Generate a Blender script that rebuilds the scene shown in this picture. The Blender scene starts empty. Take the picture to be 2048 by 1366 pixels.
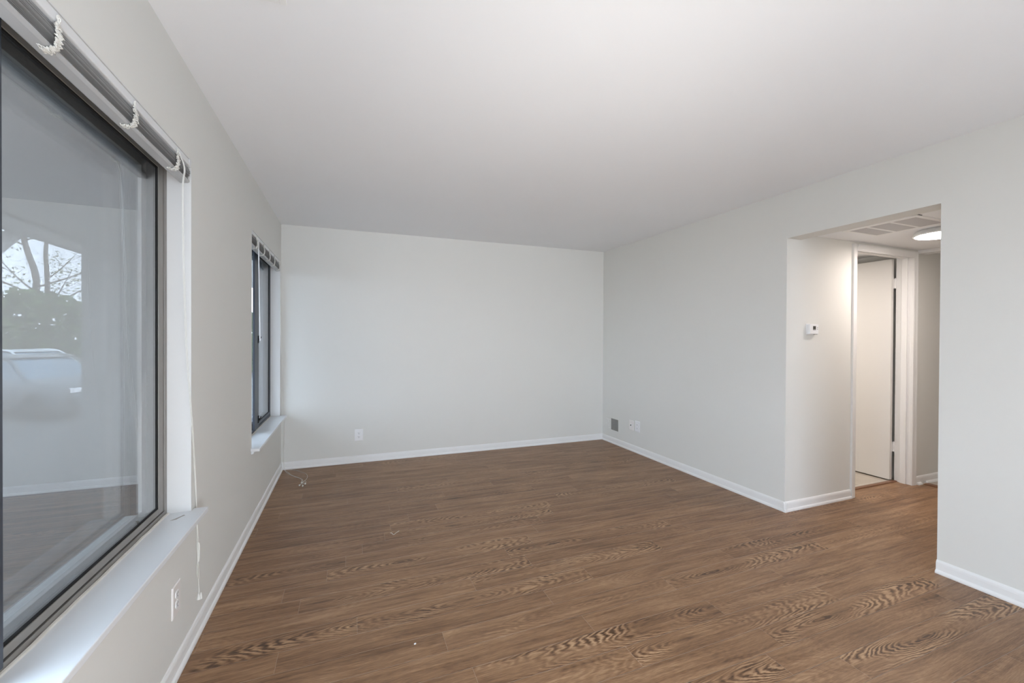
import bpy, bmesh, math, random
from mathutils import Vector, Matrix

sc = bpy.context.scene
COL = sc.collection
random.seed(7)

# ------------------------------------------------------------------ camera
CAM_Z = 1.316
F_PX = 838.97
YAW, PITCH, ROLL = 0.3708, 0.006657, 0.00498
cam_data = bpy.data.cameras.new('camera')
cam_data.sensor_width = 36.0
cam_data.lens = F_PX / 2048 * 36.0
cam_data.clip_start = 0.02
cam_data.clip_end = 300
cam = bpy.data.objects.new('camera', cam_data)
COL.objects.link(cam)
_F = Vector((math.sin(YAW) * math.cos(PITCH), math.cos(YAW) * math.cos(PITCH), -math.sin(PITCH)))
_R = Vector((math.cos(YAW), -math.sin(YAW), 0))
_U = _R.cross(_F)
_R2 = _R * math.cos(ROLL) + _U * math.sin(ROLL)
_U2 = -_R * math.sin(ROLL) + _U * math.cos(ROLL)
cam.matrix_world = Matrix(((_R2.x, _U2.x, -_F.x, 0), (_R2.y, _U2.y, -_F.y, 0), (_R2.z, _U2.z, -_F.z, CAM_Z), (0, 0, 0, 1)))
sc.camera = cam

# ------------------------------------------------------------------ exposure
sc.view_settings.view_transform = 'Standard'
sc.view_settings.look = 'None'
sc.view_settings.gamma = 1.0
sc.view_settings.use_curve_mapping = False
sc.view_settings.exposure = 0.11

# ------------------------------------------------------------------ sky
world = bpy.data.worlds.new('sky')
sc.world = world
world.use_nodes = True
_nt = world.node_tree
_nt.nodes.clear()
_out = _nt.nodes.new('ShaderNodeOutputWorld')
_bg = _nt.nodes.new('ShaderNodeBackground')
_tc = _nt.nodes.new('ShaderNodeTexCoord')
_sep = _nt.nodes.new('ShaderNodeSeparateXYZ')
_ramp = _nt.nodes.new('ShaderNodeValToRGB')
_ramp.color_ramp.elements[0].position = 0.0
_ramp.color_ramp.elements[0].color = (0.58, 0.67, 0.80, 1)
_ramp.color_ramp.elements[1].position = 0.75
_ramp.color_ramp.elements[1].color = (0.63, 0.81, 1.0, 1)
_nt.links.new(_tc.outputs['Generated'], _sep.inputs[0])
_nt.links.new(_sep.outputs['Z'], _ramp.inputs[0])
_nt.links.new(_ramp.outputs[0], _bg.inputs['Color'])
SKY = 13.5
_bg.inputs['Strength'].default_value = SKY
_nt.links.new(_bg.outputs[0], _out.inputs['Surface'])

# ------------------------------------------------------------------ room lights
def area_light(name, loc, target, sx, sy, watts, color):
    d = bpy.data.lights.new(name, 'AREA')
    d.shape = 'RECTANGLE'
    d.size, d.size_y, d.energy, d.color = sx, sy, watts, color
    o = bpy.data.objects.new(name, d)
    COL.objects.link(o)
    o.location = loc
    o.rotation_euler = (Vector(target) - Vector(loc)).to_track_quat('-Z', 'Y').to_euler()
    return o

# added fill panel shining in through the unseen glazed door behind the camera
REAR = 10
area_light('rear_fill_light', (1.3, -3.32, 1.15), (1.3, 0, 1.0), 2.3, 1.9, REAR, (0.97, 0.985, 1.0))
# the photographer's flash, bounced off the ceiling behind the camera
FLASH = 30.5
area_light('bounce_flash', (0.3, -0.35, 0.50), (0.8, 1.5, 2.44), 0.7, 0.7, FLASH, (1.0, 0.975, 0.935))
# added fill spot that brightens the far ceiling and back wall
FAR_FILL = 98
_sd = bpy.data.lights.new('far_fill_spot', 'SPOT')
_sd.energy, _sd.color = FAR_FILL, (1.0, 0.965, 0.925)
_sd.spot_size, _sd.spot_blend, _sd.shadow_soft_size = math.radians(62), 1.0, 0.35
_so = bpy.data.objects.new('far_fill_spot', _sd)
COL.objects.link(_so)
_so.location = (0.4, -0.5, 1.35)
_so.rotation_euler = (Vector((1.75, 4.2, 2.40)) - _so.location).to_track_quat('-Z', 'Y').to_euler()
# lamp of the tiled room behind the hall door
TILED = 15.5
HALL = 46.0
area_light('tiled_room_lamp', (4.0, 3.3, 2.1), (4.0, 3.3, 0), 0.35, 0.35, TILED, (1.0, 0.905, 0.83))

# ================================================================== helpers
def new_bm():
    return bmesh.new()

def bx(bm, x0, x1, y0, y1, z0, z1):
    vs = [bm.verts.new((x, y, z)) for x in (x0, x1) for y in (y0, y1) for z in (z0, z1)]
    for f in ((0, 1, 3, 2), (4, 6, 7, 5), (0, 4, 5, 1), (2, 3, 7, 6), (0, 2, 6, 4), (1, 5, 7, 3)):
        bm.faces.new([vs[i] for i in f])
    return vs

def frame_ring(bm, axis, c0, c1, a0, a1, b0, b1, wa0, wa1, wb0, wb1):
    """four bars round an opening; axis 'x': bars lie in the YZ plane between x=c0..c1,
    'y': XZ plane, 'z': XY plane. (a0,a1,b0,b1) outer rectangle, w*: bar widths."""
    rects = [(a0, a0 + wa0, b0, b1), (a1 - wa1, a1, b0, b1), (a0 + wa0, a1 - wa1, b0, b0 + wb0), (a0 + wa0, a1 - wa1, b1 - wb1, b1)]
    for (p, q, r, s) in rects:
        if axis == 'x':
            bx(bm, c0, c1, p, q, r, s)
        elif axis == 'y':
            bx(bm, p, q, c0, c1, r, s)
        else:
            bx(bm, p, q, r, s, c0, c1)

def prism(bm, pts, axis, lo, hi):
    """extrude a 2-D outline along an axis; pts are the two other coordinates in xyz order"""
    def v(p, t):
        if axis == 'x':
            return (t, p[0], p[1])
        if axis == 'y':
            return (p[0], t, p[1])
        return (p[0], p[1], t)
    A = [bm.verts.new(v(p, lo)) for p in pts]
    B = [bm.verts.new(v(p, hi)) for p in pts]
    n = len(pts)
    for i in range(n):
        bm.faces.new((A[i], A[(i + 1) % n], B[(i + 1) % n], B[i]))
    bm.faces.new(A[::-1])
    bm.faces.new(B)

def lathe(bm, prof, n=32, mat=None):
    """revolve (r,z) profile about local z"""
    mat = mat or Matrix()
    rings = []
    for r, z in prof:
        if r < 1e-6:
            rings.append([bm.verts.new(mat @ Vector((0, 0, z)))])
        else:
            rings.append([bm.verts.new(mat @ Vector((r * math.cos(2 * math.pi * i / n), r * math.sin(2 * math.pi * i / n), z))) for i in range(n)])
    for a, b in zip(rings, rings[1:]):
        for i in range(n):
            j = (i + 1) % n
            if len(a) == 1 and len(b) == 1:
                continue
            if len(a) == 1:
                bm.faces.new((a[0], b[i], b[j]))
            elif len(b) == 1:
                bm.faces.new((a[i], a[j], b[0]))
            else:
                bm.faces.new((a[i], a[j], b[j], b[i]))
    if len(rings[0]) > 1:
        bm.faces.new(rings[0][::-1])
    if len(rings[-1]) > 1:
        bm.faces.new(rings[-1])

def catmull(pts, sub=6):
    P = [Vector(p) for p in pts]
    P = [P[0] * 2 - P[1]] + P + [P[-1] * 2 - P[-2]]
    out = []
    for i in range(1, len(P) - 2):
        a, b, c, d = P[i - 1:i + 3]
        for k in range(sub):
            t = k / sub
            out.append(0.5 * ((2 * b) + (c - a) * t + (2 * a - 5 * b + 4 * c - d) * t * t + (3 * b - a - 3 * c + d) * t ** 3))
    out.append(P[-2])
    return out

def tube(bm, pts, r, n=6, sub=5):
    """round tube along a smooth path; r a number or a list per control point"""
    path = catmull(pts, sub) if sub > 1 else [Vector(p) for p in pts]
    m = len(path)
    rs = [r] * m if isinstance(r, (int, float)) else [r[min(int(i / max(1, sub)), len(r) - 1)] * (1 - (i / max(1, sub)) % 1) + r[min(int(i / max(1, sub)) + 1, len(r) - 1)] * ((i / max(1, sub)) % 1) for i in range(m)]
    t = (path[1] - path[0]).normalized()
    nrm = t.orthogonal().normalized()
    rings = []
    for i, p in enumerate(path):
        tt = (path[min(i + 1, m - 1)] - path[max(i - 1, 0)])
        tt = tt.normalized() if tt.length > 1e-9 else t
        nrm = nrm - tt * nrm.dot(tt)
        nrm = nrm.normalized() if nrm.length > 1e-9 else tt.orthogonal().normalized()
        bi = tt.cross(nrm)
        t = tt
        rings.append([bm.verts.new(p + (nrm * math.cos(2 * math.pi * k / n) + bi * math.sin(2 * math.pi * k / n)) * rs[i]) for k in range(n)])
    for a, b in zip(rings, rings[1:]):
        for k in range(n):
            bm.faces.new((a[k], a[(k + 1) % n], b[(k + 1) % n], b[k]))
    bm.faces.new(rings[0][::-1])
    bm.faces.new(rings[-1])

def obj(name, bm, mats, parent=None, bevel=0.0, smooth=False, segs=2):
    bmesh.ops.recalc_face_normals(bm, faces=bm.faces)
    me = bpy.data.meshes.new(name)
    bm.to_mesh(me)
    bm.free()
    o = bpy.data.objects.new(name, me)
    COL.objects.link(o)
    for m in (mats if isinstance(mats, (list, tuple)) else [mats]):
        me.materials.append(m)
    if smooth:
        for p in me.polygons:
            p.use_smooth = True
    if bevel > 0:
        b = o.modifiers.new('bevel', 'BEVEL')
        b.width = bevel
        b.segments = segs
        b.limit_method = 'ANGLE'
        b.angle_limit = math.radians(40)
    if parent is not None:
        o.parent = parent
        o.matrix_parent_inverse = Matrix.Translation(parent.location).inverted()
    return o

def thing(name, label, cat, loc, group=None):
    o = bpy.data.objects.new(name, None)
    COL.objects.link(o)
    o.location = loc
    o.empty_display_size = 0.05
    o['label'] = label
    o['category'] = cat
    if group:
        o['group'] = group
    return o

def tag(o, label, cat, group=None):
    o['label'] = label
    o['category'] = cat
    if group:
        o['group'] = group
    return o

def struct(o, label=None, cat=None):
    o['kind'] = 'structure'
    if label:
        o['label'] = label
    if cat:
        o['category'] = cat
    return o

def struct_empty(name, loc, label, cat):
    o = bpy.data.objects.new(name, None)
    COL.objects.link(o)
    o.location = loc
    return struct(o, label, cat)

# ================================================================== materials
def mat(name):
    m = bpy.data.materials.new(name)
    m.use_nodes = True
    nt = m.node_tree
    nt.nodes.clear()
    o = nt.nodes.new('ShaderNodeOutputMaterial')
    p = nt.nodes.new('ShaderNodeBsdfPrincipled')
    nt.links.new(p.outputs[0], o.inputs['Surface'])
    return m, nt, p

def N(nt, kind, **kw):
    n = nt.nodes.new('ShaderNode' + kind)
    for k, v in kw.items():
        setattr(n, k, v)
    return n

def math_(nt, op, a, b=None, clamp=False):
    n = N(nt, 'Math', operation=op)
    n.use_clamp = clamp
    for i, s in enumerate((a, b)):
        if s is None:
            continue
        if isinstance(s, (int, float)):
            n.inputs[i].default_value = s
        else:
            nt.links.new(s, n.inputs[i])
    return n.outputs[0]

def noise(nt, vec, scale, detail=3, rough=0.5):
    n = N(nt, 'TexNoise')
    n.inputs['Scale'].default_value = scale
    n.inputs['Detail'].default_value = detail
    n.inputs['Roughness'].default_value = rough
    if vec is not None:
        nt.links.new(vec, n.inputs['Vector'])
    return n.outputs['Fac']

def paint(name, rgb, rough=0.6, spec=0.3, var=0.03, scale=3.0, bump=0.0, bscale=60.0, metallic=0.0):
    """painted or plastic surface: a colour with faint mottling and, if asked, a fine texture"""
    m, nt, p = mat(name)
    tc = N(nt, 'TexCoord')
    f = noise(nt, tc.outputs['Object'], scale, 4)
    mix = N(nt, 'MixRGB')
    mix.inputs[1].default_value = tuple(c * (1 - var) for c in rgb) + (1,)
    mix.inputs[2].default_value = tuple(min(1, c * (1 + var)) for c in rgb) + (1,)
    nt.links.new(f, mix.inputs[0])
    nt.links.new(mix.outputs[0], p.inputs['Base Color'])
    p.inputs['Roughness'].default_value = rough
    p.inputs['Specular IOR Level'].default_value = spec
    p.inputs['Metallic'].default_value = metallic
    if bump > 0:
        b = N(nt, 'Bump')
        b.inputs['Strength'].default_value = bump
        b.inputs['Distance'].default_value = 0.002
        nt.links.new(noise(nt, tc.outputs['Object'], bscale, 3), b.inputs['Height'])
        nt.links.new(b.outputs[0], p.inputs['Normal'])
    return m

M = {}
M['wall'] = paint('wall_paint', (0.772, 0.766, 0.732), 0.75, 0.2, 0.012, 1.2, 0.05, 160)
M['ceiling'] = paint('ceiling_paint', (0.89, 0.897, 0.912), 0.85, 0.15, 0.015, 1.6, 0.10, 25)
M['trim'] = paint('trim_paint', (0.87, 0.868, 0.86), 0.38, 0.45, 0.015, 5)
M['reveal'] = paint('toned_trim_paint', (0.72, 0.72, 0.71), 0.5, 0.35, 0.015, 5)  # trim paint greyed to hold back the strong sky light on the reveals
M['door'] = paint('door_paint', (0.78, 0.765, 0.74), 0.45, 0.4, 0.012, 3)
M['sill'] = paint('sill_paint', (0.80, 0.82, 0.84), 0.34, 0.5, 0.02, 6)
M['plastic'] = paint('white_plastic', (0.88, 0.88, 0.89), 0.35, 0.5, 0.01, 10)
M['almond'] = paint('almond_plastic', (0.87, 0.84, 0.825), 0.35, 0.5, 0.01, 10)
M['dark'] = paint('dark_slot', (0.03, 0.03, 0.03), 0.6, 0.3, 0.1, 20)
M['lcd'] = paint('lcd_grey', (0.075, 0.07, 0.062), 0.25, 0.5, 0.06, 40)
M['bronze'] = paint('window_frame_metal', (0.27, 0.255, 0.235), 0.42, 0.5, 0.12, 14, metallic=0.3)
M['stile'] = paint('dark_stile_metal', (0.055, 0.065, 0.085), 0.42, 0.5, 0.12, 10, metallic=0.2)
M['gasket'] = paint('black_gasket', (0.016, 0.015, 0.015), 0.7, 0.2, 0.3, 30)
M['caulk'] = paint('cream_caulk', (0.72, 0.69, 0.63), 0.6, 0.3, 0.08, 30, 0.3, 60)
M['slat'] = paint('blind_slat_paint', (0.46, 0.465, 0.47), 0.30, 0.5, 0.05, 8)
M['rail'] = paint('blind_rail_paint', (0.78, 0.79, 0.80), 0.35, 0.5, 0.015, 8)
M['cord'] = paint('cord_cotton', (0.80, 0.79, 0.75), 0.8, 0.2, 0.06, 90)
M['scuff'] = paint('bare_sill_patch', (0.42, 0.39, 0.36), 0.8, 0.2, 0.2, 80)
M['steel'] = paint('vent_metal', (0.36, 0.36, 0.34), 0.5, 0.5, 0.1, 20, metallic=0.5)
M['grille'] = paint('grille_mesh_paint', (0.60, 0.585, 0.58), 0.6, 0.3, 0.05, 200)
M['concrete'] = paint('shaded_paving', (0.085, 0.083, 0.080), 0.9, 0.2, 0.2, 2, 0.2, 20)  # ground colour darkened to carry the shade of the porch
M['render'] = paint('outside_wall_render', (0.26, 0.26, 0.255), 0.9, 0.2, 0.1, 2, 0.2, 40)
M['soffit'] = paint('outside_soffit', (0.38, 0.37, 0.35), 0.8, 0.2, 0.06, 3)
M['bark'] = paint('bark', (0.13, 0.10, 0.08), 0.9, 0.2, 0.35, 20, 0.5, 30)
M['leaf'] = paint('tree_leaves', (0.16, 0.17, 0.06), 0.7, 0.3, 0.4, 3)
M['hedge'] = paint('hedge_leaves', (0.11, 0.15, 0.05), 0.7, 0.3, 0.45, 6)
M['carpaint'] = paint('car_paint', (0.15, 0.16, 0.17), 0.4, 0.25, 0.03, 3)
M['carwhite'] = paint('car_paint_white', (0.72, 0.73, 0.74), 0.25, 0.6, 0.02, 3)
M['carglass'] = paint('car_glass', (0.10, 0.16, 0.22), 0.06, 0.8, 0.05, 3)
M['rubber'] = paint('tyre_rubber', (0.02, 0.02, 0.02), 0.8, 0.2, 0.2, 20)
M['chrome'] = paint('chrome', (0.75, 0.75, 0.76), 0.12, 0.6, 0.02, 10, metallic=1.0)
M['lens_red'] = paint('tail_lamp_red', (0.45, 0.02, 0.02), 0.2, 0.6, 0.05, 10)

def glass_material():
    m = bpy.data.materials.new('window_glass')
    m.use_nodes = True
    nt = m.node_tree
    nt.nodes.clear()
    o = nt.nodes.new('ShaderNodeOutputMaterial')
    geo = N(nt, 'NewGeometry')
    ior = N(nt, 'MapRange')
    ior.inputs['To Min'].default_value = 2.4
    ior.inputs['To Max'].default_value = 1 / 2.4
    nt.links.new(geo.outputs['Backfacing'], ior.inputs['Value'])
    fr = N(nt, 'Fresnel')
    nt.links.new(ior.outputs[0], fr.inputs['IOR'])
    tr = N(nt, 'BsdfTransparent')
    tr.inputs['Color'].default_value = (0.935, 0.942, 0.945, 1)
    gl = N(nt, 'BsdfGlossy')
    gl.inputs['Roughness'].default_value = 0.0
    gl.inputs['Color'].default_value = (0.97, 0.985, 1.0, 1)
    mx = N(nt, 'MixShader')
    nt.links.new(fr.outputs[0], mx.inputs[0])
    nt.links.new(tr.outputs[0], mx.inputs[1])
    nt.links.new(gl.outputs[0], mx.inputs[2])
    nt.links.new(mx.outputs[0], o.inputs['Surface'])
    return m
M['glass'] = glass_material()

def screen_material():
    m = bpy.data.materials.new('insect_screen_mesh')
    m.use_nodes = True
    nt = m.node_tree
    nt.nodes.clear()
    o = nt.nodes.new('ShaderNodeOutputMaterial')
    tc = N(nt, 'TexCoord')
    d = N(nt, 'BsdfDiffuse')
    d.inputs['Color'].default_value = (0.43, 0.412, 0.39, 1)
    tl = N(nt, 'BsdfTranslucent')
    tl.inputs['Color'].default_value = (0.03, 0.03, 0.03, 1)
    ad = N(nt, 'AddShader')
    nt.links.new(d.outputs[0], ad.inputs[0])
    nt.links.new(tl.outputs[0], ad.inputs[1])
    tr = N(nt, 'BsdfTransparent')
    mx = N(nt, 'MixShader')
    mr = N(nt, 'MapRange')
    mr.inputs['To Min'].default_value = 0.55
    mr.inputs['To Max'].default_value = 0.63
    nt.links.new(noise(nt, tc.outputs['Object'], 6, 3), mr.inputs['Value'])
    nt.links.new(mr.outputs[0], mx.inputs[0])
    nt.links.new(tr.outputs[0], mx.inputs[1])
    nt.links.new(ad.outputs[0], mx.inputs[2])
    nt.links.new(mx.outputs[0], o.inputs['Surface'])
    return m
M['screen'] = screen_material()

def glow_material(name, rgb, strength):
    m = bpy.data.materials.new(name)
    m.use_nodes = True
    nt = m.node_tree
    nt.nodes.clear()
    o = nt.nodes.new('ShaderNodeOutputMaterial')
    e = N(nt, 'Emission')
    e.inputs['Color'].default_value = rgb + (1,)
    e.inputs['Strength'].default_value = strength
    nt.links.new(e.outputs[0], o.inputs['Surface'])
    return m
M['diffuser'] = glow_material('lamp_diffuser', (1.0, 0.885, 0.82), HALL)

def plank_material():
    m, nt, p = mat('oak_vinyl_planks')
    uv = N(nt, 'UVMap')
    sp = N(nt, 'SeparateXYZ')
    nt.links.new(uv.outputs[0], sp.inputs[0])
    u, v = sp.outputs[0], sp.outputs[1]
    at = N(nt, 'Attribute')
    at.attribute_name = 'plank'
    sa = N(nt, 'SeparateColor')
    nt.links.new(at.outputs['Color'], sa.inputs[0])
    rnd, u0, fig = sa.outputs[0], sa.outputs[1], sa.outputs[2]
    seed = math_(nt, 'MULTIPLY', rnd, 57.0)

    def vec(su, sv):
        c = N(nt, 'CombineXYZ')
        nt.links.new(math_(nt, 'MULTIPLY', u, su), c.inputs[0])
        nt.links.new(math_(nt, 'MULTIPLY', v, sv), c.inputs[1])
        nt.links.new(seed, c.inputs[2])
        return c.outputs[0]

    # slow bend of the grain so streaks are not ruler straight
    bend = math_(nt, 'MULTIPLY', math_(nt, 'SUBTRACT', noise(nt, vec(2.2, 3.0), 1.0, 2), 0.5), 0.05)
    vb = math_(nt, 'ADD', v, bend)

    def vecb(su, sv):
        c = N(nt, 'CombineXYZ')
        nt.links.new(math_(nt, 'MULTIPLY', u, su), c.inputs[0])
        nt.links.new(math_(nt, 'MULTIPLY', vb, sv), c.inputs[1])
        nt.links.new(seed, c.inputs[2])
        return c.outputs[0]

    streak = noise(nt, vecb(2.0, 70.0), 1.0, 5, 0.65)
    pores = noise(nt, vecb(26.0, 420.0), 1.0, 3, 0.6)
    blotch = noise(nt, vecb(3.0, 16.0), 1.0, 3, 0.55)
    # growth rings round a knot (figured planks show them strongly)
    warp = math_(nt, 'MULTIPLY', math_(nt, 'SUBTRACT', noise(nt, vec(3.2, 15.0), 1.0, 3, 0.5), 0.5), 0.052)
    warp2 = math_(nt, 'MULTIPLY', math_(nt, 'SUBTRACT', noise(nt, vec(30.0, 90.0), 1.0, 2, 0.5), 0.5), 0.006)
    du = math_(nt, 'MULTIPLY', math_(nt, 'SUBTRACT', u, u0), 0.16)
    dv = math_(nt, 'SUBTRACT', v, 0.062)
    d = math_(nt, 'SQRT', math_(nt, 'ADD', math_(nt, 'MULTIPLY', du, du), math_(nt, 'MULTIPLY', dv, dv)))
    d = math_(nt, 'ADD', math_(nt, 'ADD', d, warp), warp2)
    ring = math_(nt, 'SINE', math_(nt, 'MULTIPLY', d, 2 * math.pi / 0.0084))
    ring = math_(nt, 'MULTIPLY', ring, 0.5)
    patch = math_(nt, 'SUBTRACT', math_(nt, 'MULTIPLY', noise(nt, vec(2.6, 9.0), 1.0, 2), 4.0), 1.6, True)
    amp = math_(nt, 'MULTIPLY', math_(nt, 'MULTIPLY', fig, patch), 0.72)
    # dark heart of the knot
    heart = math_(nt, 'SUBTRACT', 1.0, math_(nt, 'MULTIPLY', math_(nt, 'ADD', d, 0.004), 60.0), True)
    heart = math_(nt, 'MULTIPLY', math_(nt, 'MULTIPLY', heart, fig), 0.35)
    val = math_(nt, 'ADD', 0.5, math_(nt, 'MULTIPLY', math_(nt, 'SUBTRACT', streak, 0.5), 0.80))
    val = math_(nt, 'ADD', val, math_(nt, 'MULTIPLY', math_(nt, 'SUBTRACT', blotch, 0.5), 0.62))
    val = math_(nt, 'ADD', val, math_(nt, 'MULTIPLY', math_(nt, 'SUBTRACT', pores, 0.5), 0.62))
    val = math_(nt, 'ADD', val, math_(nt, 'MULTIPLY', ring, amp))
    val = math_(nt, 'SUBTRACT', val, heart)
    val = math_(nt, 'ADD', val, math_(nt, 'MULTIPLY', math_(nt, 'SUBTRACT', rnd, 0.5), 0.10))
    r = N(nt, 'ValToRGB')
    e = r.color_ramp.elements
    e[0].position, e[0].color = 0.12, (0.076, 0.037, 0.017, 1)
    e[1].position, e[1].color = 0.88, (0.50, 0.315, 0.178, 1)
    k = r.color_ramp.elements.new(0.42)
    k.color = (0.232, 0.123, 0.061, 1)
    k = r.color_ramp.elements.new(0.60)
    k.color = (0.325, 0.184, 0.097, 1)
    nt.links.new(val, r.inputs[0])
    nt.links.new(r.outputs[0], p.inputs['Base Color'])
    p.inputs['Roughness'].default_value = 0.42
    p.inputs['Specular IOR Level'].default_value = 0.45
    b = N(nt, 'Bump')
    b.inputs['Strength'].default_value = 0.22
    b.inputs['Distance'].default_value = 0.0012
    nt.links.new(math_(nt, 'ADD', pores, streak), b.inputs['Height'])
    nt.links.new(b.outputs[0], p.inputs['Normal'])
    return m
M['plank'] = plank_material()
M['seam'] = paint('plank_joint_glint', (0.52, 0.43, 0.36), 0.6, 0.3, 0.15, 20)  # pale tan stands for light glinting off the plank bevels

def tile_material():
    m, nt, p = mat('beige_floor_tile')
    tc = N(nt, 'TexCoord')
    br = N(nt, 'TexBrick')
    br.inputs['Scale'].default_value = 1.0
    br.inputs['Brick Width'].default_value = 0.30
    br.inputs['Row Height'].default_value = 0.30
    br.inputs['Mortar Size'].default_value = 0.004
    br.inputs['Color1'].default_value = (0.60, 0.54, 0.46, 1)
    br.inputs['Color2'].default_value = (0.53, 0.47, 0.40, 1)
    br.inputs['Mortar'].default_value = (0.72, 0.68, 0.62, 1)
    nt.links.new(tc.outputs['Object'], br.inputs['Vector'])
    mx = N(nt, 'MixRGB', blend_type='MULTIPLY')
    mx.inputs[0].default_value = 0.25
    nt.links.new(br.outputs[0], mx.inputs[1])
    nt.links.new(noise(nt, tc.outputs['Object'], 9, 4), mx.inputs[2])
    nt.links.new(mx.outputs[0], p.inputs['Base Color'])
    p.inputs['Roughness'].default_value = 0.3
    return m
M['tile'] = tile_material()

def stripwood():
    m, nt, p = mat('threshold_wood')
    tc = N(nt, 'TexCoord')
    mp = N(nt, 'Mapping')
    mp.inputs['Scale'].default_value = (6, 6, 40)
    nt.links.new(tc.outputs['Object'], mp.inputs[0])
    r = N(nt, 'ValToRGB')
    r.color_ramp.elements[0].color = (0.13, 0.055, 0.025, 1)
    r.color_ramp.elements[1].color = (0.27, 0.13, 0.065, 1)
    nt.links.new(noise(nt, mp.outputs[0], 5, 4), r.inputs[0])
    nt.links.new(r.outputs[0], p.inputs['Base Color'])
    p.inputs['Roughness'].default_value = 0.4
    return m
M['strip'] = stripwood()

# ================================================================== dimensions
XL, XR, YB, YREAR, H = -0.6285, 3.1223, 4.7184, -3.2, 2.44
YH = 2.234                      # face of the hall wall
OP0, OP1, OPZ = 1.339, YH, 2.095  # opening into the hall
XR2 = XR + 0.15
HALLZ = 2.14
W1 = (0.35, 2.170, 0.572, 2.070)   # big window: y0 y1 sill head
W2 = (3.36, 4.660, 0.548, 2.068)   # small window
GX1, GX2 = -0.719, -0.775          # the two panes
XEXT = -0.86
D0, D1, DZ = 3.957, 4.768, 2.066   # door opening in the hall wall
XDIV = 4.93                        # where the hall planks end

# ================================================================== floor
def build_floor():
    W, L = 0.1217, 1.22
    Y0 = 1.124
    known = {-1: 1.90, 0: 1.631, 1: 1.749, 2: 1.105, 3: 1.683, 4: 1.035, 5: 1.612, 6: 0.949, 7: 1.258, 8: 1.843, 9: 0.997, 11: 1.110, 12: 1.205,
             13: 1.301, 14: 1.443, 15: 1.492, 16: 1.63}
    rng = random.Random(11)
    figured = {(5, 1): 0.30, (2, 1): 0.30, (1, 1): 0.30, (3, 0): 1.34, (0, 0): 1.30, (8, 0): 0.55, (11, 0): 0.4, (14, 0): 0.45, (15, 0): 0.9,
               (6, 2): 1.3, (-1, 1): 0.5, (7, 0): 0.5, (16, 1): 0.5, (12, -1): 1.2, (7, -1): 1.3, (10, 1): 0.3, (9, 0): 0.1}
    rects = [(XL, XR2, YREAR, YB), (XR2, XDIV, 0.95, YH + 0.11)]
    bm = bmesh.new()
    uvl = bm.loops.layers.uv.new('UVMap')
    cl = bm.loops.layers.float_color.new('plank')
    g, ge = 0.0007, 0.0004
    k0 = math.floor((YREAR - Y0) / W)
    k1 = math.ceil((YB - Y0) / W)
    for k in range(k0, k1):
        j = known.get(k, rng.uniform(0, L))
        ya, yb = Y0 + k * W, Y0 + (k + 1) * W
        i0 = math.floor((XL - j) / L)
        i1 = math.ceil((XDIV - j) / L)
        for i in range(i0, i1):
            xa, xb = j + i * L, j + (i + 1) * L
            idx = i - round((j - (j % L)) / L) if False else i + 1
            # index planks by how far right they start: 0 = the plank that ends at the known joint
            fg, uu = 0.0, rng.uniform(-0.2, 1.4)
            rr = rng.random()
            key = (k, idx)
            if key in figured:
                fg, uu = 1.0, figured[key]
            elif rng.random() < 0.06:
                fg = 0.6
            else:
                fg = rng.uniform(0.05, 0.28)
            for (rx0, rx1, ry0, ry1) in rects:
                x0, x1 = max(xa + ge, rx0), min(xb - ge, rx1)
                y0, y1 = max(ya + g, ry0), min(yb - g, ry1)
                if x1 - x0 < 0.002 or y1 - y0 < 0.002:
                    continue
                vs = [bm.verts.new((x, y, 0)) for x, y in ((x0, y0), (x1, y0), (x1, y1), (x0, y1))]
                f = bm.faces.new(vs)
                for lp in f.loops:
                    lp[uvl].uv = (lp.vert.co.x - xa, lp.vert.co.y - ya)
                    lp[cl] = (rr, uu, fg, 1)
    for (rx0, rx1, ry0, ry1) in rects:
        f = bm.faces.new([bm.verts.new((x, y, -0.0008)) for x, y in ((rx0, ry0), (rx1, ry0), (rx1, ry1), (rx0, ry1))])
        f.material_index = 1
        before = set(bm.verts)
        bx(bm, rx0, rx1, ry0, ry1, -0.12, -0.002)
    for f in bm.faces:
        if all(v.co.z < -0.0005 for v in f.verts):
            f.material_index = 1
    o = obj('floor', bm, [M['plank'], M['seam']])
    # every plank face must look up
    for pl in o.data.polygons:
        if pl.material_index == 0 and pl.normal.z < 0:
            pl.flip()
    return struct(o, 'brown wood-look plank floor with a few knotty figured boards', 'floor')
build_floor()

bm = new_bm()
bx(bm, XR2, 4.85, YH + 0.11, YB + 0.15, -0.12, 0.001)
struct(obj('floor_tiled_room', bm, M['tile']), 'pale beige tile floor behind the hall door', 'floor')
bm = new_bm()
bx(bm, XDIV, 6.2, 0.95, YH + 0.0, -0.12, 0.001)
struct(obj('floor_far_room', bm, M['tile']), 'pale tile floor beyond the end of the hall', 'floor')

# ================================================================== ceiling
bm = new_bm()
NX, NY = 16, 24
grid = []
for i in range(NX + 1):
    row = []
    for j in range(NY + 1):
        x = XL - 0.02 + (XR - XL + 0.04) * i / NX
        y = YREAR - 0.02 + (YB - YREAR + 0.04) * j / NY
        t = max(0, (x - XL) / (XR - XL)) * max(0, min(1, (y - 1.2) / (YB - 1.2)))
        row.append(bm.verts.new((x, y, H + 0.022 * t)))
    grid.append(row)
top = {}
for i in range(NX):
    for j in range(NY):
        bm.faces.new((grid[i][j], grid[i][j + 1], grid[i + 1][j + 1], grid[i + 1][j]))
ext = bmesh.ops.extrude_face_region(bm, geom=bm.faces[:])
for v in [e for e in ext['geom'] if isinstance(e, bmesh.types.BMVert)]:
    v.co.z = H + 0.14
struct(obj('ceiling', bm, M['ceiling']), 'plain white painted ceiling of the room', 'ceiling')

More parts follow.
